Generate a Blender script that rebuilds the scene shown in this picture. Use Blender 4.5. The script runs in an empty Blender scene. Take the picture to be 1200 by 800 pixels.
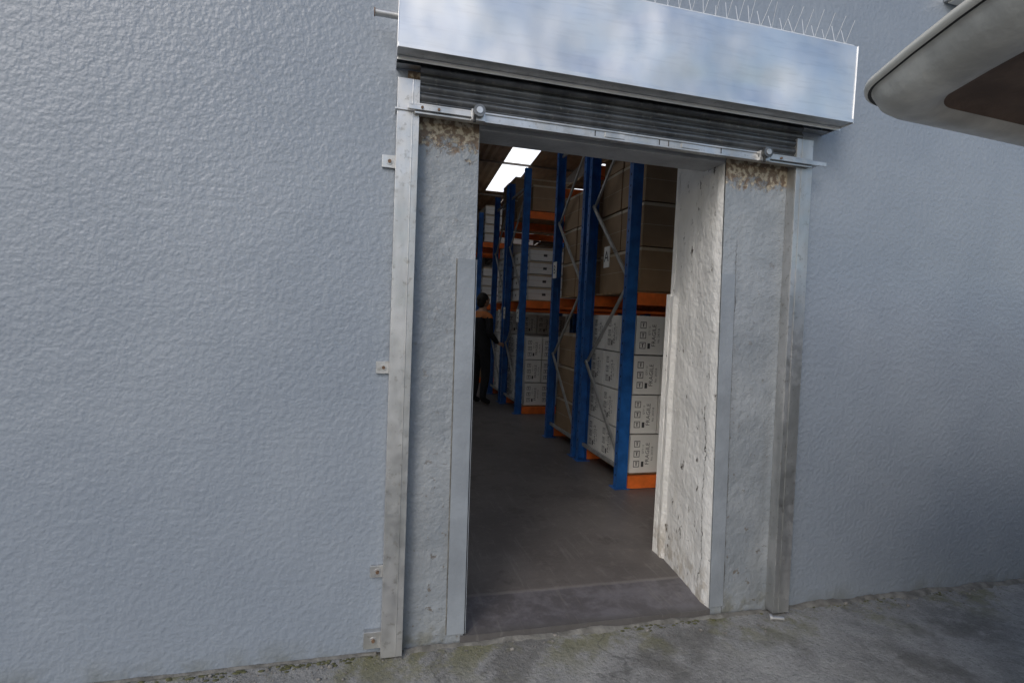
import bpy, bmesh, math, random
from mathutils import Vector, Matrix, noise
random.seed(7)
S=bpy.context.scene
S.view_settings.view_transform='Standard'
S.view_settings.look='None'
S.view_settings.exposure=0

# ------------------------------------------------------------ materials
class NT:
    def __init__(s,name):
        s.m=bpy.data.materials.new(name); s.m.use_nodes=True
        s.t=s.m.node_tree; s.n=s.t.nodes; s.l=s.t.links
        s.b=s.n['Principled BSDF']; s.co=s.n.new('ShaderNodeTexCoord').outputs['Object']
    def noise(s,scale,detail=4,rough=.55,stretch=None,dist=0):
        n=s.n.new('ShaderNodeTexNoise'); n.inputs['Scale'].default_value=scale
        n.inputs['Detail'].default_value=detail; n.inputs['Roughness'].default_value=rough
        n.inputs['Distortion'].default_value=dist
        src=s.co
        if stretch:
            mp=s.n.new('ShaderNodeMapping'); mp.inputs['Scale'].default_value=stretch
            s.l.new(s.co,mp.inputs['Vector']); src=mp.outputs['Vector']
        s.l.new(src,n.inputs['Vector']); return n.outputs['Fac']
    def voro(s,scale,feature='DISTANCE_TO_EDGE',warp=0):
        n=s.n.new('ShaderNodeTexVoronoi'); n.feature=feature; n.inputs['Scale'].default_value=scale
        if warp:
            nn=s.n.new('ShaderNodeTexNoise'); nn.inputs['Scale'].default_value=3.0; nn.inputs['Detail'].default_value=6
            s.l.new(s.co,nn.inputs['Vector'])
            v=s.n.new('ShaderNodeVectorMath'); v.operation='SCALE'; v.inputs['Scale'].default_value=warp
            s.l.new(nn.outputs['Color'],v.inputs[0])
            a=s.n.new('ShaderNodeVectorMath'); a.operation='ADD'
            s.l.new(s.co,a.inputs[0]); s.l.new(v.outputs[0],a.inputs[1]); s.l.new(a.outputs[0],n.inputs['Vector'])
        else: s.l.new(s.co,n.inputs['Vector'])
        return n.outputs['Distance']
    def ramp(s,f,p0,p1,v0=0.,v1=1.):
        n=s.n.new('ShaderNodeMapRange'); n.interpolation_type='SMOOTHSTEP'
        for k,v in (('From Min',p0),('From Max',p1),('To Min',v0),('To Max',v1)): n.inputs[k].default_value=v
        s.l.new(f,n.inputs['Value']); return n.outputs['Result']
    def mul(s,a,b,op='MULTIPLY'):
        n=s.n.new('ShaderNodeMath'); n.operation=op
        for i,x in enumerate((a,b)):
            if isinstance(x,(int,float)): n.inputs[i].default_value=x
            else: s.l.new(x,n.inputs[i])
        return n.outputs[0]
    def axis(s,k):
        n=s.n.new('ShaderNodeSeparateXYZ'); s.l.new(s.co,n.inputs[0]); return n.outputs[k]
    def absd(s,a,v):
        n=s.n.new('ShaderNodeMath'); n.operation='ABSOLUTE'; s.l.new(s.mul(a,v,'SUBTRACT'),n.inputs[0]); return n.outputs[0]
    def mix(s,f,a,b):
        n=s.n.new('ShaderNodeMix'); n.data_type='RGBA'
        if isinstance(f,(int,float)): n.inputs[0].default_value=f
        else: s.l.new(f,n.inputs[0])
        for i,x in ((6,a),(7,b)):
            if isinstance(x,(tuple,list)): n.inputs[i].default_value=(*x[:3],1)
            else: s.l.new(x,n.inputs[i])
        return n.outputs[2]
    def bump(s,h,dist,strength=1.0):
        n=s.n.new('ShaderNodeBump'); n.inputs['Distance'].default_value=dist; n.inputs['Strength'].default_value=strength
        s.l.new(h,n.inputs['Height'])
        s.l.new(n.outputs['Normal'],s.b.inputs['Normal'])
    def col(s,c):
        if isinstance(c,(tuple,list)): s.b.inputs['Base Color'].default_value=(*c[:3],1)
        else: s.l.new(c,s.b.inputs['Base Color'])
    def rough(s,r):
        if isinstance(r,(int,float)): s.b.inputs['Roughness'].default_value=r
        else: s.l.new(r,s.b.inputs['Roughness'])
    def metal(s,v): s.b.inputs['Metallic'].default_value=v

def simple(name,c,rough=.6,metal=0,var=.25,scale=6,bump=0,bscale=60):
    t=NT(name); f=t.noise(scale,4)
    t.col(t.mix(t.ramp(f,.3,.7),tuple(x*(1-var) for x in c),tuple(min(1,x*(1+var*.5)) for x in c)))
    t.rough(rough); t.metal(metal)
    if bump: t.bump(t.noise(bscale,3),bump)
    return t.m

def m_stucco():
    t=NT('blue_grey_stucco_paint')
    c=t.mix(t.ramp(t.noise(1.1,4),.35,.7),(.232,.268,.318),(.268,.303,.350))
    c=t.mix(t.ramp(t.noise(6,5,.6),.5,.75,0,.25),c,(.215,.245,.29))
    z=t.axis(2); base=t.mul(t.ramp(z,.0,.13,1,0),t.ramp(t.noise(7,5),.38,.7))
    c=t.mix(t.mul(base,.55),c,(.15,.16,.14))
    t.col(c); t.rough(.40)
    h=t.mul(t.ramp(t.noise(42,1.5,.5),.28,.74),.62)
    h=t.mul(h,t.mul(t.noise(105,1,.5),.38),'ADD')
    h=t.mul(h,t.mul(t.noise(6,2,.5),1.8),'ADD')
    t.bump(h,.0055,.50)
    return t.m
def m_column():
    t=NT('worn_grey_plaster')
    c=t.mix(t.ramp(t.noise(3,5),.35,.68),(.225,.25,.275),(.295,.318,.34))
    streak=t.ramp(t.noise(9,4,.6,stretch=(1,1,.12)),.5,.75)
    c=t.mix(t.mul(streak,.4),c,(.185,.195,.20))
    z=t.axis(2); x=t.axis(0)
    dmg=t.ramp(t.mul(z,t.mul(t.noise(14,5,.75),.40),'ADD'),2.46,2.52)
    c=t.mix(dmg,c,t.mix(t.ramp(t.noise(45,4),.45,.6),(.17,.12,.08),(.46,.40,.30)))
    spots=t.mul(t.ramp(t.noise(20,4,.7),.62,.66),t.ramp(z,.0,1.4,.9,.35))
    c=t.mix(spots,c,(.13,.11,.09))
    foot=t.mul(t.ramp(z,.02,.18,1,0),t.ramp(t.noise(12,5),.4,.62))
    c=t.mix(t.mul(foot,.7),c,(.15,.15,.12))
    xx=t.mul(t.mul(x,t.mul(t.noise(5,5,.6),.055),'ADD'),t.mul(z,.028),'ADD')
    crack=t.mul(t.ramp(t.absd(xx,1.885),.0008,.0028,1,0),t.ramp(z,1.9,2.05,1,0))
    c=t.mix(t.mul(crack,.8),c,(.06,.055,.05))
    t.col(c); t.rough(.45)
    h=t.mul(t.noise(30,3,.55),1.1); h=t.mul(h,t.mul(t.noise(5,2),2.4),'ADD'); h=t.mul(h,t.mul(t.noise(100,2),.35),'ADD')
    h=t.mul(h,t.mul(dmg,-.7),'ADD')
    t.bump(h,.010,.72)
    return t.m
def m_whitejamb():
    t=NT('chipped_white_masonry_paint')
    c=t.mix(t.ramp(t.noise(4,5),.35,.7),(.73,.728,.71),(.82,.818,.80))
    z=t.axis(2); y=t.axis(1)
    st=t.ramp(t.noise(8,5,.65,stretch=(1,1,.2)),.54,.78)
    c=t.mix(t.mul(st,.4),c,(.42,.40,.35))
    chips=t.ramp(t.noise(15,5,.7,stretch=(1,1,.6)),.635,.655)
    c=t.mix(chips,c,(.09,.075,.065))
    yy=t.mul(y,t.mul(t.noise(6,5,.65),.16),'ADD')
    crack=t.mul(t.mul(t.ramp(t.absd(yy,.165),.001,.006,1,0),t.ramp(z,1.25,1.4,1,0)),t.ramp(t.noise(4,3),.36,.46))
    c=t.mix(t.mul(crack,.9),c,(.07,.06,.05))
    foot=t.mul(t.ramp(z,.05,.40,1,0),t.ramp(t.noise(10,6,.65),.44,.6))
    c=t.mix(t.mul(foot,.6),c,(.30,.25,.18))
    t.col(c); t.rough(.5)
    h=t.mul(t.noise(34,3,.55),1.0); h=t.mul(h,t.mul(t.noise(7,3),1.8),'ADD'); h=t.mul(h,t.mul(chips,-.5),'ADD')
    t.bump(h,.010,.7)
    return t.m
def m_ground():
    t=NT('weathered_concrete_ground')
    c=t.mix(t.ramp(t.noise(1.5,6,.65),.33,.67),(.17,.168,.162),(.30,.298,.29))
    c=t.mix(t.ramp(t.noise(8,6,.75),.44,.64,0,.7),c,(.35,.347,.335))
    c=t.mix(t.ramp(t.noise(45,4,.75),.5,.66,0,.6),c,(.11,.108,.10))
    c=t.mix(t.ramp(t.noise(210,2,.7),.58,.7,0,.7),c,(.52,.51,.48))
    st=t.ramp(t.noise(2.1,5,.65),.53,.62)
    c=t.mix(t.mul(st,.5),c,(.09,.085,.075))
    y=t.axis(1)
    near=t.ramp(y,-.42,-.03)
    moss=t.mul(near,t.ramp(t.noise(3.1,6,.7),.48,.60))
    c=t.mix(t.mul(moss,.75),c,t.mix(t.noise(50,3),(.085,.095,.035),(.22,.20,.09)))
    seam=t.ramp(t.mul(y,t.mul(t.noise(11,4),.03),'ADD'),-.015,.006)
    c=t.mix(t.mul(seam,.7),c,(.05,.045,.035))
    cr=t.mul(t.ramp(t.voro(.42,warp=.5),0,.003,1,0),.5)
    c=t.mix(cr,c,(.06,.06,.055))
    t.col(c); t.rough(.72)
    h=t.mul(t.noise(5,4),2.5); h=t.mul(h,t.mul(t.noise(60,4,.7),1.1),'ADD')
    t.bump(h,.011,.9)
    return t.m
def m_floor():
    t=NT('warehouse_floor_concrete')
    c=t.mix(t.ramp(t.noise(1.3,6,.6),.3,.7),(.095,.085,.081),(.14,.127,.12))
    c=t.mix(t.ramp(t.noise(14,5,.7),.5,.7,0,.55),c,(.175,.16,.15))
    c=t.mix(t.ramp(t.noise(3,4,.7),.56,.64,0,.5),c,(.065,.056,.052))
    y=t.axis(1)
    yy=t.mul(y,t.mul(t.noise(9,3),.02),'ADD')
    thr=t.ramp(yy,.335,.35,1,0)
    line=t.mul(t.ramp(yy,.325,.335),t.ramp(yy,.35,.365,1,0))
    c=t.mix(t.mul(thr,.55),c,t.mix(t.ramp(t.noise(7,5,.7),.38,.62),(.08,.076,.088),(.17,.165,.19)))
    c=t.mix(t.mul(line,.35),c,(.27,.25,.24))
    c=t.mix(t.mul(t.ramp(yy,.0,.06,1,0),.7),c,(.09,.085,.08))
    scr=t.ramp(t.noise(12,3,.6,stretch=(3,.2,1)),.60,.68)
    c=t.mix(t.mul(scr,.4),c,(.19,.18,.17))
    t.col(c); t.rough(.5)
    t.bump(t.noise(30,4,.6),.004,.8)
    return t.m
def m_hood():
    t=NT('galvanised_hood_sheet')
    c=t.mix(t.ramp(t.noise(3,5),.3,.7),(.76,.76,.76),(.88,.88,.875))
    c=t.mix(t.ramp(t.noise(60,2,.5,stretch=(.1,1,1)),.5,.7,0,.25),c,(.62,.62,.62))
    t.col(c); t.metal(1); t.rough(t.ramp(t.noise(5,5),.3,.7,.38,.54))
    t.bump(t.noise(2.4,2,.4,stretch=(1,1,.8)),.05,.7)
    return t.m
def m_alu(name='galvanised_steel',c0=(.42,.43,.43),c1=(.60,.60,.60),r=.42):
    t=NT(name)
    c=t.mix(t.ramp(t.noise(9,5,stretch=(1,1,.25)),.3,.7),c0,c1)
    c=t.mix(t.ramp(t.noise(35,4,.7),.55,.72,0,.7),c,(.29,.28,.26))
    t.col(c); t.metal(.85); t.rough(t.ramp(t.noise(14,4),.3,.7,r-.08,r+.15))
    t.bump(t.noise(6,2),.01,.5)
    return t.m
M=dict(
 stucco=m_stucco(),column=m_column(),white=m_whitejamb(),ground=m_ground(),floor=m_floor(),hood=m_hood(),
 alu=m_alu(),slat=m_alu('shutter_slat_metal',(.10,.105,.11),(.18,.185,.19),.45),
 guard=simple('grey_corner_guard_paint',(.262,.290,.322),.36,0,.16,4,.003,30),
 lintel=simple('lintel_grey_paint',(.32,.33,.34),.5,0,.2,6,.004,50),
 dark=simple('dark_gap',(.02,.02,.02),.8),
 blue=simple('rack_blue_paint',(.018,.11,.36),.38,0,.3,9),
 orange=simple('rack_orange_paint',(.80,.17,.03),.42,0,.2,9),
 brace=simple('rack_brace_zinc',(.45,.45,.44),.45,.6,.2,12),
 carton=simple('white_carton_board',(.72,.71,.68),.75,0,.08,4),
 brown=simple('brown_carton_board',(.31,.21,.125),.8,0,.18,3),
 print=simple('carton_print_ink',(.05,.05,.055),.7),
 tape=simple('packing_tape',(.46,.38,.27),.3,0,.1,8),
 wood=simple('pallet_wood',(.38,.25,.14),.8,0,.35,14,.002,40),
 roof=simple('roof_sheet_brown',(.26,.18,.11),.6,.1,.25,3),
 purlin=simple('roof_purlin',(.14,.115,.095),.6,.2,.2,4),
 inner=simple('inner_wall_render',(.45,.43,.39),.8,0,.2,3,.003,40),
 vanpaint=simple('cream_white_car_paint',(.70,.69,.63),.28,0,.08,3),
 vaninner=simple('tailgate_inner_paint',(.58,.575,.53),.36,0,.3,9,.003,30),
 trim=simple('brown_trim_board',(.15,.105,.08),.75,0,.3,12,.003,90),
 rubber=simple('black_rubber',(.02,.02,.02),.6),
 glass=simple('dark_car_glass',(.02,.025,.03),.08),
 redlamp=simple('tail_lamp_red',(.45,.02,.02),.2),
 label=simple('label_paper',(.75,.75,.72),.6,0,.05),
 jacket=simple('dark_work_clothes',(.012,.012,.015),.85,0,.3,12,.003,50),
 hivis=simple('orange_hivis_cloth',(.55,.18,.05),.7,0,.15,10,.003,40),
 skin=simple('skin',(.42,.25,.17),.55,0,.1,15),
 hair=simple('dark_hair',(.015,.012,.01),.6,0,.3,60,.004,120),
 moss=simple('moss',(.10,.10,.045),.95,0,.4,60,.004,150),
 stone=simple('stone_grit',(.20,.19,.175),.85,0,.4,40),
 wire=simple('spike_steel',(.78,.80,.82),.4,.2,.05),
 mortar=simple('rough_mortar',(.17,.165,.15),.9,0,.4,18,.006,45),
 rust=simple('rusty_steel',(.18,.11,.07),.8,.2,.4,40),
)
def m_glow_panel():
    t=NT('glowing_translucent_rooflight')
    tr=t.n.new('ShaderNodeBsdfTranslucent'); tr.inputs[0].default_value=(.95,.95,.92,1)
    e=t.n.new('ShaderNodeEmission'); e.inputs[0].default_value=(1,.98,.94,1); e.inputs[1].default_value=.8  # added glow stands in for daylight passing through the sheet
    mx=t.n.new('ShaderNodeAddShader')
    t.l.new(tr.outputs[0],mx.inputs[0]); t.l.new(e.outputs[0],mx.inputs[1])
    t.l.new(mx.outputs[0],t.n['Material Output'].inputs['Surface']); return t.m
M['glow_skylight']=m_glow_panel()

# ------------------------------------------------------------ mesh builder
class MB:
    def __init__(s): s.v=[];s.f=[];s.mi=[];s.mats=[];s.sm=[];s.weld=False
    def m(s,k):
        if k not in s.mats: s.mats.append(k)
        return s.mats.index(k)
    def poly(s,vs,fs,k,smooth=False):
        o=len(s.v); s.v+= [tuple(v) for v in vs]; i=s.m(k)
        for f in fs: s.f.append([a+o for a in f]); s.mi.append(i); s.sm.append(smooth)
    def box(s,x0,x1,y0,y1,z0,z1,k,xt0=None,xt1=None):
        if xt0 is None: xt0=x0
        if xt1 is None: xt1=x1
        s.poly([(x0,y0,z0),(x1,y0,z0),(x1,y1,z0),(x0,y1,z0),(xt0,y0,z1),(xt1,y0,z1),(xt1,y1,z1),(xt0,y1,z1)],
         [(3,2,1,0),(4,5,6,7),(0,1,5,4),(1,2,6,5),(2,3,7,6),(3,0,4,7)],k)
    def cyl(s,p0,p1,r,k,n=10,r1=None):
        p0=Vector(p0);p1=Vector(p1); d=(p1-p0).normalized(); r1=r if r1 is None else r1
        a=d.orthogonal().normalized(); b=d.cross(a)
        vs=[];fs=[]
        for i in range(n):
            t=2*math.pi*i/n; q=a*math.cos(t)+b*math.sin(t)
            vs.append(p0+q*r); vs.append(p1+q*r1)
        for i in range(n):
            j=(i+1)%n; fs.append((2*i,2*j,2*j+1,2*i+1))
        s.poly(vs,fs,k,True)
        s.poly([vs[2*i] for i in range(n)],[tuple(range(n))[::-1]],k); s.poly([vs[2*i+1] for i in range(n)],[tuple(range(n))],k)
    def beam(s,p0,p1,w,h,k,up=(1,0,0)):
        p0=Vector(p0);p1=Vector(p1);d=(p1-p0).normalized();u=Vector(up);a=d.cross(u).normalized();b=u
        vs=[p+a*sx*w/2+b*sy*h/2 for p in (p0,p1) for sx,sy in ((-1,-1),(1,-1),(1,1),(-1,1))]
        s.poly(vs,[(0,1,2,3),(7,6,5,4),(0,4,5,1),(1,5,6,2),(2,6,7,3),(3,7,4,0)],k)
    def sphere(s,c,r,k,n=8,sq=(1,1,1)):
        vs=[];fs=[];c=Vector(c)
        for i in range(n+1):
            for j in range(n*2):
                a=math.pi*i/n;b=math.pi*j/n
                vs.append(c+Vector((math.sin(a)*math.cos(b)*sq[0],math.sin(a)*math.sin(b)*sq[1],math.cos(a)*sq[2]))*r)
        for i in range(n):
            for j in range(n*2):
                fs.append((i*n*2+j,(i+1)*n*2+j,(i+1)*n*2+(j+1)%(n*2),i*n*2+(j+1)%(n*2)))
        s.poly(vs,fs,k,True)
    def mesh(s,name):
        me=bpy.data.meshes.new(name); me.from_pydata(s.v,[],s.f)
        for k in s.mats: me.materials.append(M[k])
        for p,i,sm in zip(me.polygons,s.mi,s.sm): p.material_index=i; p.use_smooth=sm
        bm=bmesh.new(); bm.from_mesh(me)
        if s.weld: bmesh.ops.remove_doubles(bm,verts=bm.verts,dist=2e-5)
        bmesh.ops.recalc_face_normals(bm,faces=bm.faces); bm.to_mesh(me); bm.free()
        me.update(); return me
    def obj(s,name,parent=None,bevel=0,seg=2):
        o=bpy.data.objects.new(name,s.mesh(name)); S.collection.objects.link(o)
        if parent: o.parent=parent
        if bevel:
            b=o.modifiers.new('bevel','BEVEL'); b.width=bevel; b.segments=seg; b.limit_method='ANGLE'; b.angle_limit=math.radians(50)
            b.use_clamp_overlap=True
        return o
def empty(name,loc=(0,0,0)):
    e=bpy.data.objects.new(name,None); S.collection.objects.link(e); e.location=loc; e.empty_display_size=.1; return e

# ------------------------------------------------------------ camera
R=Vector((.9677,-.2484,.0449)).normalized(); F=Vector((.25,.9671,-.0449)); F=(F-R*F.dot(R)).normalized()
U=R.cross(F)
cam=bpy.data.cameras.new('camera'); co=bpy.data.objects.new('camera',cam); S.collection.objects.link(co)
mw=Matrix.Identity(4)
for i,c in enumerate((R,U,-F)):
    for j in range(3): mw[j][i]=c[j]
mw.translation=Vector((0,-2.4,1.544)); co.matrix_world=mw
cam.sensor_width=36; cam.lens=18.57; cam.clip_end=500; cam.clip_start=.02; S.camera=co

# ------------------------------------------------------------ light
W=bpy.data.worlds.new('World'); S.world=W; W.use_nodes=True
sk=W.node_tree.nodes.new('ShaderNodeTexSky'); sk.sky_type='NISHITA'; sk.sun_disc=False
SUN_EL,SUN_AZ=36,218   # azimuth clockwise from +Y
sk.sun_elevation=math.radians(SUN_EL); sk.sun_rotation=math.radians(SUN_AZ); sk.dust_density=1.6
bg=W.node_tree.nodes['Background']; bg.inputs['Strength'].default_value=.15
W.node_tree.links.new(sk.outputs[0],bg.inputs[0])
sl=bpy.data.lights.new('sun','SUN'); sl.energy=1.15; sl.angle=math.radians(25); sl.color=(1,.95,.88)
so=bpy.data.objects.new('sun',sl); S.collection.objects.link(so)
el,az=math.radians(SUN_EL),math.radians(SUN_AZ)
sd=Vector((math.sin(az)*math.cos(el),math.cos(az)*math.cos(el),math.sin(el)))
so.rotation_euler=sd.to_track_quat('Z','Y').to_euler(); so.location=(0,-8,12)

# ------------------------------------------------------------ ground
g=MB(); g.poly([(-150,-150,0),(150,-150,0),(150,150,0),(-150,150,0)],[(0,1,2,3)],'ground'); g.obj('ground')

# ------------------------------------------------------------ building
B=empty('warehouse_building')
def Lx(z): return .446-.010*z
def Rx(z): return 1.775-.029*z
XI=1.865      # inner corner of the splayed reveal
ZL=2.394
b=MB()
b.box(-7,Lx(0),0,.65,-.2,ZL,'stucco',None,Lx(ZL)); b.box(-7,Lx(ZL),0,.65,ZL,6.3,'stucco')
r0,r1=Rx(0)+.036,Rx(ZL)+.036
XW=XI+.03
b.poly([(r0,0,-.2),(13,0,-.2),(13,.65,-.2),(XW,.65,-.2),(r1,0,ZL),(13,0,ZL),(13,.65,ZL),(XW,.65,ZL)],
   [(3,2,1,0),(0,1,5,4),(1,2,6,5),(2,3,7,6),(3,0,4,7)],'stucco')
b.poly([(r1,0,ZL),(13,0,ZL),(13,.65,ZL),(XW,.65,ZL),(r1,0,6.3),(13,0,6.3),(13,.65,6.3),(XW,.65,6.3)],
   [(4,5,6,7),(0,1,5,4),(1,2,6,5),(2,3,7,6),(3,0,4,7)],'stucco')
b.box(Lx(ZL),r1,0,.17,ZL,6.3,'stucco'); b.box(Lx(ZL),XW,.17,.65,2.95,6.3,'stucco')
b.obj('front_wall',B)
b=MB()
b.box(.10,Lx(0)-.001,-.006,-.0005,.0,ZL+.2,'column',None,Lx(ZL)-.001)
b.box(Rx(0)+.001,2.19,-.006,-.0005,.0,ZL+.2,'column',Rx(ZL)+.001,2.14)
b.obj('plaster_piers',B)
b=MB(); b.box(Lx(ZL)+.001,Rx(ZL)-.001,-.009,.172,ZL-.012,ZL+.12,'lintel'); b.obj('lintel',B,.003)
def rough_reveal():
    vs=[];fs=[];ny,nz=34,110
    for j in range(nz+1):
        z=.03+(2.94-.03)*j/nz
        for i in range(ny+1):
            y=-.004+.655*i/ny
            d=.012+.007*noise.noise(Vector((y*4,z*4,3)))+.0035*noise.noise(Vector((y*22,z*22,9)))
            t=max(0,y)/.65
            x0=Rx(min(z,ZL))*(1-t)+XI*t
            if y>.575 and z<1.74: d+=.020
            d*=min(1,.1+max(0,y)/.06)
            vs.append((x0-d,y,z))
    for j in range(nz):
        for i in range(ny):
            a=j*(ny+1)+i; fs.append((a,a+1,a+ny+2,a+ny+1))
    b=MB(); b.poly(vs,fs,'white',True)
    b.box(XI-.034,XI+.1,.652,.70,.0,1.74,'white')
    b.box(XI-.013,XI+.1,.652,.69,1.742,2.94,'white')
    b.obj('white_reveal',B)
rough_reveal()
b=MB(); b.box(Lx(0)+.001,Lx(0)+.006,.012,.64,.04,ZL-.02,'white',Lx(ZL)+.001,Lx(ZL)+.006); b.obj('opposite_reveal',B)
b=MB()
zt=1.80
b.box(Lx(0)-.080,Lx(0)+.002,-.014,-.0065,.05,zt,'guard',Lx(zt)-.080,Lx(zt)+.002)
b.box(Lx(0)+.0065,Lx(0)+.009,-.014,.06,.05,zt,'guard',Lx(zt)+.0065,Lx(zt)+.009)
b.box(Rx(0)-.001,Rx(0)+.078,-.014,-.0065,.05,zt+.02,'guard',Rx(zt)-.001,Rx(zt)+.078)
b.obj('corner_guards',B,.0015)
b=MB(); b.box(Lx(0)-.0855,Lx(0)-.081,-.0085,-.0065,.05,zt,'mortar',Lx(zt)-.0855,Lx(zt)-.081)
b.box(Rx(0)+.079,Rx(0)+.083,-.0085,-.0065,.05,zt+.02,'mortar',Rx(zt)+.079,Rx(zt)+.083)
b.obj('guard_sealant',B)
b=MB(); b.box(-6.9,12.9,.66,18,-.15,.04,'floor')
b.poly([(.43,-.014,-.1),(1.775,-.014,-.1),(1.89,.6595,-.1),(.43,.6595,-.1),(.43,-.014,.04),(1.775,-.014,.04),(1.89,.6595,.04),(.43,.6595,.04)],
  [(4,5,6,7),(0,1,5,4),(1,2,6,5),(3,0,4,7)],'floor')
b.obj('floor_slab',B)
b=MB(); b.box(-7,-6.8,.65,18,0,6.3,'inner'); b.box(12.8,13,.65,18,0,6.3,'inner'); b.box(-7,13,18,18.2,0,6.3,'inner'); b.obj('inner_walls',B)
def rz(y): return 5.0-.10*(y-8.2)
b=MB(); 
lights=[(-3.2,-2.2,1.5,16.5),(.1,1.1,1.2,5.6),(2.58,3.18,7.2,10.9),(4.6,5.5,1.2,13),(7.4,8.3,1.5,16.5)]  # only the narrowest panel is in view; others added to brighten the interior
xs=[-7]+sorted([x for l in lights for x in l[:2]])+[13]
def roofq(x0,x1,y0,y1,k):
    if k=='roof':
        n=max(1,int((x1-x0)/.08)); vs=[];fs=[]
        for i in range(n+1):
            x=x0+(x1-x0)*i/n; dz=.02*(i%2)
            vs+=[(x,y0,rz(y0)+dz),(x,y1,rz(y1)+dz)]
        for i in range(n): fs.append((2*i,2*i+2,2*i+3,2*i+1))
        b.poly(vs,fs,k)
    else: b.poly([(x0,y0,rz(y0)),(x1,y0,rz(y0)),(x1,y1,rz(y1)),(x0,y1,rz(y1))],[(0,1,2,3)],k)
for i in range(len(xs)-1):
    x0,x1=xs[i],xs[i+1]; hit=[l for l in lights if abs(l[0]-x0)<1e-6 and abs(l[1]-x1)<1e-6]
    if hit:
        l=hit[0]; roofq(x0,x1,.1,l[2],'roof'); roofq(x0,x1,l[2],l[3],'glow_skylight'); roofq(x0,x1,l[3],18.1,'roof')
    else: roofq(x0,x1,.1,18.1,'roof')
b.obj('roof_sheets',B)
b=MB()
for y in (1.2,2.6,4.0,5.4,6.9,8.95,11.1,12.5,14,15.5,17): b.box(-6.8,12.8,y,y+.03,rz(y)-.055,rz(y)-.012,'purlin')
for x in (-1.5,4.1,9.5): b.beam((x,.7,rz(.7)-.34),(x,17.9,rz(17.9)-.34),.28,.14,'purlin')
b.obj('roof_purlins',B)
def lip(name,x0,x1,seed,h=.03,d=.05,y0=-.002):
    vs=[];fs=[];n=int((x1-x0)/.025)
    for i in range(n+1):
        x=x0+(x1-x0)*i/n
        a=d*(.65+.8*noise.noise(Vector((x*4,seed,0)))+.5*noise.noise(Vector((x*19,seed,5))))
        hh=max(.004,h*(.7+.8*noise.noise(Vector((x*5,seed,8)))+.3*noise.noise(Vector((x*23,seed,2)))))
        vs+=[(x,y0,hh),(x,y0-max(.006,a*.6),hh*.75),(x,y0-max(.01,a),-.004)]
    for i in range(n):
        for k in (0,1): fs.append((3*i+k,3*i+k+1,3*i+k+4,3*i+k+3))
    b=MB(); b.poly(vs,fs,'mortar',True); b.obj(name,B)
lip('mortar_foot_a',-7,.05,1,.008,.03); lip('mortar_foot_b',2.24,13,2,.022,.06); lip('threshold_edge',.17,2.1,3,.018,.035,-.016)

b=MB()
for i in range(560):
    x=random.choice([random.uniform(-1.6,.1),random.uniform(2.2,4.2),random.uniform(.1,2.2),random.uniform(-1.6,-.1)])
    y=-.03-abs(random.gauss(0,.08)); r=random.uniform(.0015,.005) if random.random()<.94 else random.uniform(.005,.012)
    b.sphere((x,y,r*.4),r,'stone',3,(random.uniform(.8,1.5),random.uniform(.7,1.2),.7))
b.obj('gravel_grit')
b=MB()
for cx,cw in ((-.75,.3),(-.2,.12),(2.9,.4),(1.5,.2),(-1.1,.2)):
    for i in range(50):
        x=cx+random.gauss(0,cw); y=-.025-abs(random.gauss(0,.018)); r=random.uniform(.003,.009)
        b.sphere((x,y,.001),r,'moss',4,(1.6,1,.35))
b.obj('moss')

# ------------------------------------------------------------ roller shutter
SH=empty('roller_shutter')
X0,X1,YF,ZB,ZT=.05,2.288,-.194,2.604,2.972
def hood():
    nx,nz=110,20; vs=[];fs=[]
    for j in range(nz+1):
        for i in range(nx+1):
            u=i/nx;v=j/nz; x=X0+(X1-X0)*u; z=ZB+(ZT-ZB)*v
            d=.006*noise.noise(Vector((x*2.2,z*3,1)))+.003*noise.noise(Vector((x*6,z*5,4)))
            for (cx,cz,rx,rzz,a) in ((.88,2.70,.16,.13,.016),(1.22,2.82,.14,.18,-.008),(.62,2.85,.2,.2,.010),(1.75,2.68,.14,.1,.012),(1.08,2.93,.12,.07,.009),(1.38,2.66,.12,.07,.009)):
                d+=a*math.exp(-((x-cx)/rx)**2-((z-cz)/rzz)**2)
            e=min(1,u*14,(1-u)*14)*min(1,.25+v*3,.1+(1-v)*5)
            vs.append((x,YF+d*e,z))
    for j in range(nz):
        for i in range(nx):
            a=j*(nx+1)+i; fs.append((a,a+1,a+nx+2,a+nx+1))
    b=MB(); b.poly(vs,fs,'hood',True); b.obj('hood_front',SH)
    b=MB()
    b.box(X0,X1,YF+.0005,-.001,ZT,ZT+.002,'hood')
    b.box(X0-.003,X0,YF-.004,-.001,ZB-.01,ZT+.003,'hood')
    b.box(X1,X1+.003,YF-.004,-.001,ZB-.01,ZT+.003,'hood')
    b.box(X0,X1,YF,YF+.075,ZB-.004,ZB-.002,'alu')
    b.box(X0,X1,-.05,-.002,ZB-.004,ZB-.002,'alu')
    b.box(X0,X1,YF-.005,YF-.001,ZB-.006,ZB+.012,'hood')
    b.box(X0,X1,YF+.070,YF+.073,ZB-.022,ZB-.005,'hood')
    b.obj('hood_casing',SH,.0012)
    b=MB(); b.cyl((X0+.02,-.090,ZB+.19),(X1-.02,-.090,ZB+.19),.060,'slat',24); b.obj('curtain_roll',SH)
    b=MB(); b.cyl((-.045,-.10,2.765),(X0-.002,-.10,2.765),.014,'alu',14); b.cyl((-.048,-.10,2.765),(-.044,-.10,2.765),.017,'rust',14); b.obj('axle_end',SH)
hood()
b=MB(); z=2.415
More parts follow.
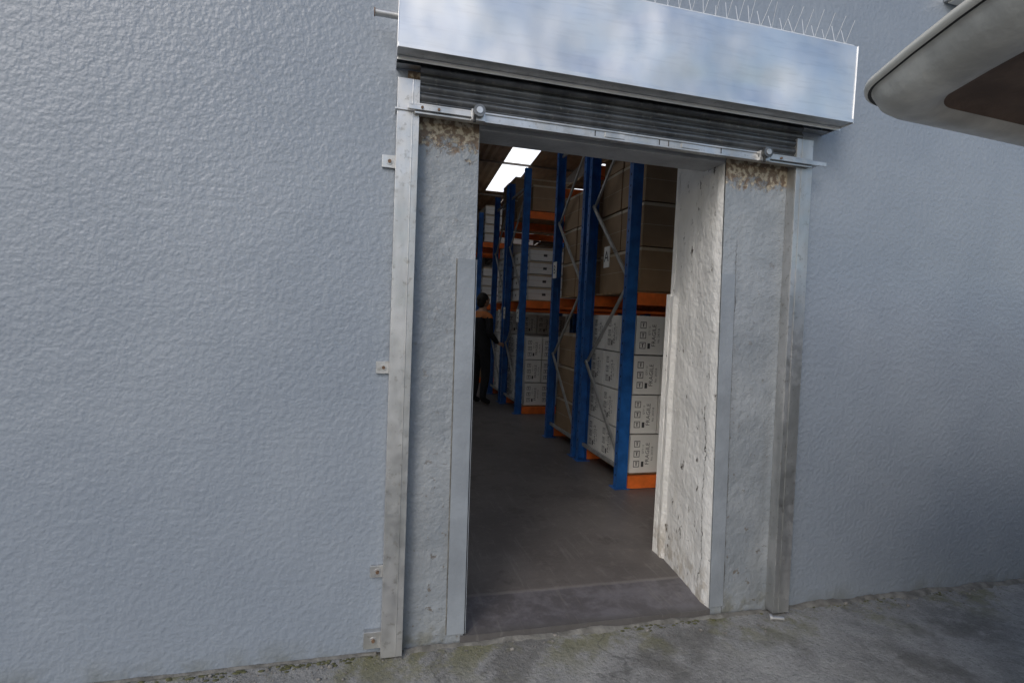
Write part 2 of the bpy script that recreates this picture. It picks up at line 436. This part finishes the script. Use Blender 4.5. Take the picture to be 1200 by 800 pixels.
while z<2.66:
    n=7; vs=[];fs=[]
    for i in range(n+1):
        t=i/n; yy=-.050-.011*math.sin(math.pi*t); zz=z+.036*t
        vs+=[(.15,yy,zz),(2.12,yy,zz)]
    for i in range(n): fs.append((2*i,2*i+1,2*i+3,2*i+2))
    b.poly(vs,fs,'slat',True); b.box(.15,2.12,-.049,-.046,z+.034,z+.044,'slat'); z+=.040
b.obj('curtain_slats',SH)
b=MB()
b.box(.13,2.16,-.082,-.044,2.392,2.428,'alu')
b.box(.13,2.16,-.090,-.0825,2.388,2.396,'alu')
b.box(.13,2.16,-.088,-.0825,2.424,2.432,'alu')
for x in (.95,1.28,1.33,1.62): b.box(x,x+.004,-.0845,-.0823,2.397,2.423,'dark')
for x in (1.0,1.40): b.box(x,x+.10,-.088,-.0823,2.399,2.421,'alu')
b.obj('bottom_rail',SH,.0015)
b=MB()
for x0,x1,kx in ((.10,.42,.40),(1.83,2.24,1.86)):
    b.box(x0,x1,-.100,-.091,2.400,2.420,'alu')
    b.box(kx-.03,kx+.03,-.106,-.083,2.386,2.434,'alu')
    b.cyl((kx,-.130,2.422),(kx,-.106,2.422),.026,'slat',18)
    b.cyl((kx,-.134,2.422),(kx,-.1305,2.422),.014,'alu',14)
    b.cyl((kx-.02,-.125,2.40),(kx-.02,-.125,2.37),.006,'dark',8)
    for k in (x0+.06,x0+.13): b.cyl((k,-.105,2.410),(k,-.0995,2.410),.006,'rust',8)
b.obj('locking_bolts',SH,.001)
def guide(x0,x1,lt,name,out):
    b=MB(); zt=2.535
    b.box(x0,x1,-.068,-.062,0.012,zt,'alu',x0-lt,x1-lt)
    b.box(x0,x0+.004,-.0615,-.007,0.012,zt,'alu',x0-lt,x0+.004-lt)
    b.box(x1-.004,x1,-.0615,-.007,0.012,zt,'alu',x1-.004-lt,x1-lt)
    xm=(x0+x1)/2+(.018 if out<0 else -.018)
    b.box(xm-.002,xm+.002,-.0705,-.0685,.012,zt,'alu',xm-.002-lt,xm+.002-lt)
    b.obj(name,SH,.0015)
    b=MB()
    for z in ((2.195,1.30,.381,.075)):
        l=lt*z/zt; big=z<.1
        w=.055 if out<0 else .03
        h=.038 if big else .027
        if big and out<0: w=.075
        if out<0: a,c=x0-l-w,x0-l
        else: a,c=x1-l,x1-l+w
        y0=-.03 if big else -.014
        b.box(a,c,y0,-.002,z-h,z+h,'alu')
        b.cyl(((a+c)/2-.004*out,y0-.003,z),((a+c)/2-.004*out,y0,z),.014,'alu',14)
        b.cyl(((a+c)/2-.004*out,y0-.010,z),((a+c)/2-.004*out,y0-.003,z),.008,'rust',6)
    b.obj(name+'_brackets',SH,.0012)
guide(.067,.160,.010,'guide_rail_a',-1); guide(2.128,2.228,.048,'guide_rail_b',1)
b=MB()
for x0,x1 in ((.05,.16),(2.07,2.20)): b.box(x0,x1,-.075,-.01,2.4,2.408,'alu'); 
b.obj('end_stops',SH,.001)

b=MB(); x=.30
b.box(.3,2.27,-.19,-.17,ZT+.003,ZT+.007,'wire')
while x<2.27:
    for dy,dx in ((-.055,.0),(.04,.012)):
        b.cyl((x,-.18,ZT+.005),(x+dx+random.gauss(0,.008),-.18+dy,ZT+.10+random.gauss(0,.010)),.0013,'wire',5)
    x+=.062
b.obj('bird_spikes')

b=MB(); b.box(3.06,3.46,-.10,-.002,3.44,3.50,'alu'); b.box(3.08,3.44,-.09,-.01,3.432,3.4395,'label'); b.obj('wall_light_fixture',None,.006)
b=MB(); b.cyl((2.09,-.10,.012),(2.15,-.12,.012),.011,'alu',12); b.cyl((2.078,-.096,.014),(2.09,-.10,.014),.018,'alu',12); b.obj('steel_pin')

# ------------------------------------------------------------ racking
rows=[(1.91,2.93),(3.02,4.03),(5.53,6.58),(6.68,7.70),(9.3,10.3),(10.4,11.4)]
RH=3.85; XR=2.20; BAY=2.7
def racking(y0,y1,levels,name):
    P=empty(name); u=MB(); br=MB(); bm_=MB()
    for k in range(4):
        x=XR+k*BAY
        for y in (y0,y1):
            s=1 if y==y0 else -1
            u.box(x-.05,x+.05,y,y+.003*s,.045,RH,'blue') if s>0 else u.box(x-.05,x+.05,y-.003,y,.045,RH,'blue')
            a,c=(y+.0035,y+.07) if s>0 else (y-.07,y-.0035)
            u.box(x-.05,x-.046,a,c,.045,RH,'blue'); u.box(x+.046,x+.05,a,c,.045,RH,'blue')
            u.box(x-.075,x+.075,min(y,y+.09*s)-.02,max(y,y+.09*s)+.02,.041,.047,'blue')
            if k==0:
                z=.15
                while z<RH-.1:
                    u.box(x-.0515,x-.0502,(a+c)/2-.006,(a+c)/2+.006,z,z+.02,'dark'); z+=.1
        z=.30;d=1
        br.beam((x,y0+.07,.22),(x,y1-.07,.22),.035,.02,'brace')
        while z<RH-.8:
            p,q=(y0+.06,y1-.06) if d>0 else (y1-.06,y0+.06)
            br.beam((x-.012*d,p,z),(x-.012*d,q,z+.82),.032,.018,'brace'); z+=.82; d=-d
        br.beam((x,y0+.07,z),(x,y1-.07,z),.035,.02,'brace')
    for k in range(3):
        xa,xb=XR+k*BAY+.055,XR+(k+1)*BAY-.055
        for L in levels:
            for y in (y0-.01,y1-.035):
                bm_.box(xa,xb,y,y+.045,L-.06,L+.05,'orange')
            n=9
            for i in range(n):
                yy=y0+.05+(y1-y0-.12)*i/n
                bm_.box(xa,xb,yy,yy+.085,L+.052,L+.068,'wood')
    u.obj('uprights',P); br.obj('braces',P); bm_.obj('beams',P)
    return P
P=[racking(a,c,(.105,1.77,3.15),'pallet_racking') for a,c in rows]
def textmesh(s,size):
    cu=bpy.data.curves.new('t','FONT'); cu.body=s; cu.size=size; cu.resolution_u=2; cu.align_x='CENTER'; cu.align_y='CENTER'
    o=bpy.data.objects.new('t',cu); S.collection.objects.link(o); bpy.context.view_layer.update()
    me=o.evaluated_get(bpy.context.evaluated_depsgraph_get()).to_mesh()
    vs=[v.co.copy() for v in me.vertices]; fs=[tuple(p.vertices) for p in me.polygons]
    bpy.data.objects.remove(o); return vs,fs
TX={}
def text(b,s,size,org,ax,ay,k='print'):
    if (s,size) not in TX: TX[(s,size)]=textmesh(s,size)
    vs,fs=TX[(s,size)]; org=Vector(org);ax=Vector(ax);ay=Vector(ay)
    b.poly([org+ax*v.x+ay*v.y for v in vs],fs,k)
for pi,y,z,ch in ((0,2.36,2.17,'A'),(1,3.90,2.16,'B'),(2,5.60,1.58,'C'),(3,6.9,1.58,'D'),(2,6.50,1.62,'C'),(4,9.35,1.8,'E')):
    b=MB(); b.box(XR-.062,XR-.054,y-.06,y+.06,z-.10,z+.10,'label')
    text(b,ch,.15,(XR-.0635,y,z),(0,-1,0),(0,0,1)); b.obj('row_sign',P[pi])

def carton_mesh(name,w,d,h,k,printed=True):
    b=MB(); g=.003
    b.box(-w/2+g,w/2-g,-d/2+g,d/2-g,g,h-g,k)
    for face in ('y','x'):
        if face=='y': o=lambda u,v:(u,-d/2+g-.0008,v); ax=(1,0,0); L=w
        else: o=lambda u,v:(-w/2+g-.0008,-u,v); ax=(0,-1,0); L=d
        az=(0,0,1)
        def rect(u0,u1,v0,v1,kk):
            b.poly([Vector(o(u,v)) for u,v in ((u0,v0),(u1,v0),(u1,v1),(u0,v1))],[(0,1,2,3)],kk)
        if not printed:
            rect(-L/2+g*2,L/2-g*2,h*.5-.003,h*.5+.001,'tape'); rect(-L/2+g,L/2-g,h-g-.03,h-g-.002,'tape')
            if k=='carton': rect(L*.1,L*.26,h*.35,h*.55,'print')
        else:
            text(b,'FRAGILE',.055,o(.045,h*.5),az,tuple(-Vector(ax)))
            text(b,'No. 2417-B',.028,o(.092,h*.5),az,tuple(-Vector(ax)))
            for q,(uu,vv) in enumerate(((-.065,h*.76),(-.065,h*.50),(-.065,h*.24))):
                s=.030
                for a,c,e,f in ((-s,s,-s,-s+.006),(-s,s,s-.006,s),(-s,-s+.006,-s+.006,s-.006),(s-.006,s,-s+.006,s-.006)): rect(uu+a,uu+c,vv+e,vv+f,'print')
                rect(uu-.005,uu+.005,vv-.016,vv+.012,'print'); rect(uu-.014,uu+.014,vv+.0125,vv+.018,'print')
            rect(-.016,.010,h*.16,h*.30,'print')
            text(b,'QTY 12',.026,o(-.002,h*.62),az,tuple(-Vector(ax)))
    return b.mesh(name)
CM=carton_mesh('carton_white',.268,.33,.355,'carton')
CB=carton_mesh('carton_brown',.52,.46,.40,'brown',False)
CW=carton_mesh('carton_plain_white',.38,.32,.20,'carton',False)
def stack(name,me,x0,y0,z0,w,d,h,nx,ny,nz,j=.006):
    E=empty(name)
    for k in range(nz):
        for i in range(nx):
            for l in range(ny):
                o=bpy.data.objects.new('carton',me); S.collection.objects.link(o); o.parent=E
                o.location=(x0+w*(i+.5)+random.uniform(-j,j),y0+d*(l+.5)+random.uniform(-j,j),z0+h*k)
                o.rotation_euler=(0,0,random.uniform(-.025,.025))
    return E
D=.07
stack('carton_stack',CM,2.27,1.93,.105+D,.272,.335,.362,5,3,4)
stack('carton_stack',CB,2.30,1.96,1.77+D,.525,.465,.405,3,2,4)
stack('carton_stack',CB,2.27,3.06,.105+D,.525,.465,.405,3,2,3)
stack('carton_stack',CB,2.27,3.06,1.77+D,.525,.465,.405,3,2,3)
stack('carton_stack',CM,2.29,5.56,.105+D,.272,.335,.362,5,3,3)
stack('carton_stack',CW,2.29,5.60,1.77+D,.385,.325,.205,4,3,4)
stack('carton_stack',CM,2.27,6.72,.105+D,.272,.335,.362,4,3,4)
stack('carton_stack',CW,2.29,6.75,1.77+D,.385,.325,.205,4,3,5)
stack('carton_stack',CB,2.29,6.72,3.15+D,.525,.465,.405,2,2,2)
stack('carton_stack',CB,2.29,5.56,3.15+D,.525,.465,.405,3,2,1)
stack('carton_stack',CB,2.29,9.33,.105+D,.525,.465,.405,2,2,3)
stack('carton_stack',CW,2.29,9.33,1.77+D,.385,.325,.205,3,3,4)
stack('carton_stack',CW,2.29,9.33,3.15+D,.385,.325,.205,3,3,4)

# ------------------------------------------------------------ person
def person():
    E=empty('warehouse_worker',(1.74,6.40,.04)); E.rotation_euler=(0,0,math.radians(-62)); E.scale=(1.06,1.06,1.06)
    V=[];Ed=[];Rr=[]
    def v(p,r): V.append(p);Rr.append(r);return len(V)-1
    pel=v((0,0,.95),(.165,.125)); w=v((0,-.01,1.12),(.155,.12)); ch=v((0,-.01,1.30),(.18,.13)); sh=v((0,-.015,1.43),(.13,.09)); nk=v((0,0,1.52),(.058,.058)); hd=v((0,.012,1.60),(.06,.06))
    Ed+=[(pel,w),(w,ch),(ch,sh),(sh,nk),(nk,hd)]
    for s in (-1,1):
        hp=v((.095*s,0,.88),(.098,.108)); kn=v((.11*s,.03 if s>0 else -.01,.49),(.072,.078)); ca=v((.115*s,-.0,.33),(.066,.072)); an=v((.12*s,-.03,.10),(.052,.058)); to=v((.135*s,.12,.045),(.042,.034))
        Ed+=[(pel,hp),(hp,kn),(kn,ca),(ca,an),(an,to)]
        so_=v((.185*s,-.01,1.42),(.070,.070)); el=v((.245*s,-.03,1.15),(.055,.055)); wr=v((.215*s,.17 if s>0 else .12,1.00),(.036,.036))
        Ed+=[(sh,so_),(so_,el),(el,wr)]
    me=bpy.data.meshes.new('body'); me.from_pydata(V,Ed,[]); o=bpy.data.objects.new('body',me); S.collection.objects.link(o)
    sm=o.modifiers.new('skin','SKIN'); o.modifiers.new('sub','SUBSURF').levels=2
    for i,r in enumerate(Rr): me.skin_vertices[0].data[i].radius=r
    me.skin_vertices[0].data[0].use_root=True
    bpy.context.view_layer.update()
    m2=bpy.data.meshes.new_from_object(o.evaluated_get(bpy.context.evaluated_depsgraph_get()))
    o.modifiers.clear(); o.data=m2; m2.materials.clear()
    for k in ('jacket','hivis','skin','rubber'): m2.materials.append(M[k])
    for p in m2.polygons:
        c=p.center; p.use_smooth=True
        i=0
        if c.z>1.50: i=2 if abs(c.x)<.09 else 1
        elif c.z>1.40: i=1
        elif c.z<.10: i=3
        p.material_index=i
    o.parent=E
    b=MB()
    b.sphere((0,.02,1.665),.098,'skin',14,(.80,.98,1.18))
    b.sphere((0,.118,1.650),.018,'skin',6,(.7,1,1.4))
    for s in (-1,1):
        b.sphere((.079*s,.012,1.66),.026,'skin',6,(.35,.7,1.2)); b.sphere((.030*s,.102,1.672),.012,'label',6); b.sphere((.030*s,.110,1.672),.006,'rubber',6)
        b.box(.018*s if s>0 else -.045,.045 if s>0 else -.018,.104,.112,1.69,1.696,'hair')
    b.sphere((0,.103,1.612),.016,'redlamp',6,(1.3,.5,.25))
    b.obj('head',E)
    b=MB(); b.sphere((0,-.006,1.69),.104,'hair',14,(.84,.98,1.05)); b.sphere((0,-.035,1.64),.085,'hair',10,(.88,.8,1.1)); b.obj('hair',E)
    for s in (-1,1):
        wx=.215*s; wy=.17 if s>0 else .12
        vv=[];ee=[];rr=[]
        def a(p,r): vv.append(p);rr.append(r);return len(vv)-1
        w0=a((wx,wy-.01,1.0),.024); pl=a((wx-.004*s,wy+.035,.99),.028); pk=a((wx-.008*s,wy+.07,.985),.026); ee+=[(w0,pl),(pl,pk)]
        for i,(dz,l) in enumerate(((.024,.072),(.008,.082),(-.008,.076),(-.024,.060))):
            f1=a((wx-.010*s,wy+.085,.985+dz),.0095); f2=a((wx-.016*s,wy+.085+l*.5,.975+dz),.0085); f3=a((wx-.03*s,wy+.085+l*.85,.955+dz),.007)
            ee+=[(pk,f1),(f1,f2),(f2,f3)]
        t1=a((wx-.025*s,wy+.045,1.015),.011); t2=a((wx-.042*s,wy+.075,1.02),.009); ee+=[(pl,t1),(t1,t2)]
        mh=bpy.data.meshes.new('hand'); mh.from_pydata(vv,ee,[]); h=bpy.data.objects.new('hand',mh); S.collection.objects.link(h)
        h.modifiers.new('skin','SKIN'); h.modifiers.new('sub','SUBSURF').levels=1
        for i,r in enumerate(rr): mh.skin_vertices[0].data[i].radius=(r,r)
        mh.skin_vertices[0].data[0].use_root=True; mh.materials.append(M['skin']); h.parent=E
person()

# ------------------------------------------------------------ van with raised tailgate
VAN=empty('parked_van')
def rring(cx0,cx1,cy0,cy1,inset,r,zf,n=8,bow=.0):
    x0,x1,y0,y1=cx0+inset,cx1-inset,cy0+inset,cy1-inset; pts=[]
    for (ax,ay,a0) in ((x0+r,y1-r,90),(x0+r,y0+r,180),(x1-r,y0+r,270),(x1-r,y1-r,0)):
        for i in range(n+1):
            t=math.radians(a0+90*i/n); pts.append([ax+r*math.cos(t),ay+r*math.sin(t)])
    out=[]
    m=len(pts)
    for i in range(m):
        p=pts[i];q=pts[(i+1)%m]; k=16 if (i%(n+1)==n) else 1
        for j in range(k):
            out.append([p[0]+(q[0]-p[0])*j/k,p[1]+(q[1]-p[1])*j/k])
    res=[]
    ym=(cy0+cy1)/2; hy=(cy1-cy0)/2
    for x,y in out:
        f=max(0,1-(x-cx0)/.5); x2=x-bow*f*(1-((y-ym)/hy)**2)
        res.append((x2,y,zf(x2,y)))
    return res
def tailgate():
    cx0,cx1,cy0,cy1=.875,2.12,-3.10,-1.545
    top=lambda off:(lambda x,y: 1.992+.012*math.sin(math.pi*max(0,min(1,(x-.85)/1.3)))-.055*max(0,(x-.9))+.05*(1-((y+2.33)/.78)**2)*.7+off)
    spec=[
     (.30,.045,.05,'vanpaint'),(.10,.040,.07,'vanpaint'),(.02,.022,.07,'vanpaint'),(.0,.008,.07,'vanpaint'),(.001,0,.07,'vanpaint'),(.007,-.004,.065,'rubber'),(.013,-.003,.06,'vaninner'),
     (.018,-.014,.06,'vaninner'),(.026,-.028,.055,'vaninner'),(.040,-.041,.055,'vaninner'),(.060,-.049,.05,'vaninner'),(.078,-.052,.05,'vaninner'),(.094,-.050,.05,'vaninner'),(.104,-.042,.045,'trim'),(.112,-.036,.045,'trim'),(.125,-.033,.04,'trim'),(.30,-.030,.04,'trim')]
    b=MB(); b.weld=True; rr=[rring(cx0,cx1,cy0,cy1,i,max(.03,r),top(z),bow=.15) for i,z,r,k in spec]
    n=len(rr[0])
    for a in range(len(rr)-1):
        vs=rr[a]+rr[a+1]; fs=[(i,(i+1)%n,n+(i+1)%n,n+i) for i in range(n)]
        b.poly(vs,fs,spec[a][3],True)
    for q,k in ((rr[0],'vanpaint'),(rr[-1],'trim')):
        c=(sum(p[0] for p in q)/n,sum(p[1] for p in q)/n,sum(p[2] for p in q)/n)
        b.poly(list(q)+[c],[(i,(i+1)%n,n) for i in range(n)],k,True)
    b.obj('tailgate',VAN)
    b=MB(); b.box(.86,.93,-2.38,-2.28,1.955,1.985,'dark'); b.obj('latch',VAN)
    b=MB()
    for y in (-1.66,-2.99): b.cyl((1.45,y,1.93),(2.22,y+.0,1.55),.010,'rubber',10); b.cyl((1.45,y,1.93),(1.75,y,1.78),.014,'rubber',10)
    b.obj('gas_struts',VAN)
tailgate()
def vanbody():
    prof=[(2.17,.45),(2.13,.75),(2.15,1.15),(2.22,1.60),(2.30,1.88),(2.50,1.95),(5.2,1.93),(5.6,1.80),(6.15,1.25),(6.55,1.0),(6.68,.7),(6.66,.42)]
    y0,y1=-3.17,-1.40
    def inset(z): return .0 if z<1.05 else .13*((z-1.05)/.9)
    b=MB(); n=len(prof); vs=[]
    for x,z in prof: vs+=[(x,y0+inset(z),z),(x,y1-inset(z),z)]
    fs=[(2*i,2*i+1,2*i+3,2*i+2) for i in range(4,n-1)]
    b.poly(vs,fs,'vanpaint',False)
    b.poly([vs[2*i] for i in range(n)],[tuple(range(n))],'vanpaint'); b.poly([vs[2*i+1] for i in range(n)],[tuple(range(n))[::-1]],'vanpaint')
    b.poly([vs[0],vs[1],vs[-1],vs[-2]],[(0,1,2,3)],'rubber')
    b.box(2.10,2.20,y0,y1,.40,.66,'vanpaint')
    for ya,yb in ((y0+.005,y0+.12),(y1-.12,y1-.005)):
        b.box(2.13,2.24,ya,yb,.66,1.10,'redlamp'); b.box(2.15,2.26,ya+.005,yb-.005,1.1,1.3,'vanpaint')
    b.box(2.2,4.4,y0+.06,y1-.06,.62,.66,'trim'); b.box(4.4,4.43,y0+.14,y1-.14,.66,1.85,'trim')
    b.obj('body',VAN,.02,3)
    b=MB()
    for s,y in ((-1,y0),(1,y1)):
        for x0,x1 in ((2.55,3.6),(3.7,4.6),(4.7,5.5)):
            ya,yb=y-s*(inset(1.15)-.003),y-s*(inset(1.65)-.003)
            b.poly([(x0,ya,1.15),(x1,ya,1.15),(x1-(.18 if x1>5 else 0),yb,1.65),(x0+.04,yb,1.65)],[(0,1,2,3)],'glass')
    b.poly([(6.12,y0+.2,1.30),(6.12,y1-.2,1.30),(5.66,y1-.25,1.76),(5.66,y0+.25,1.76)],[(0,1,2,3)],'glass')
    b.obj('windows',VAN)
    b=MB()
    for x in (2.85,5.75):
        for y in (y0+.0,y1-.2):
            b.cyl((x,y-.01,.33),(x,y+.21,.33),.33,'rubber',28); b.cyl((x,y-.018,.33),(x,y+.218,.33),.19,'alu',20)
    b.obj('wheels',VAN)
    b=MB(); b.box(2.02,2.14,y0+.03,y1-.03,.36,.56,'rubber'); b.box(6.6,6.76,y0+.03,y1-.03,.34,.58,'rubber'); b.obj('bumpers',VAN,.03,3)
vanbody()
print('done',len(bpy.data.objects))
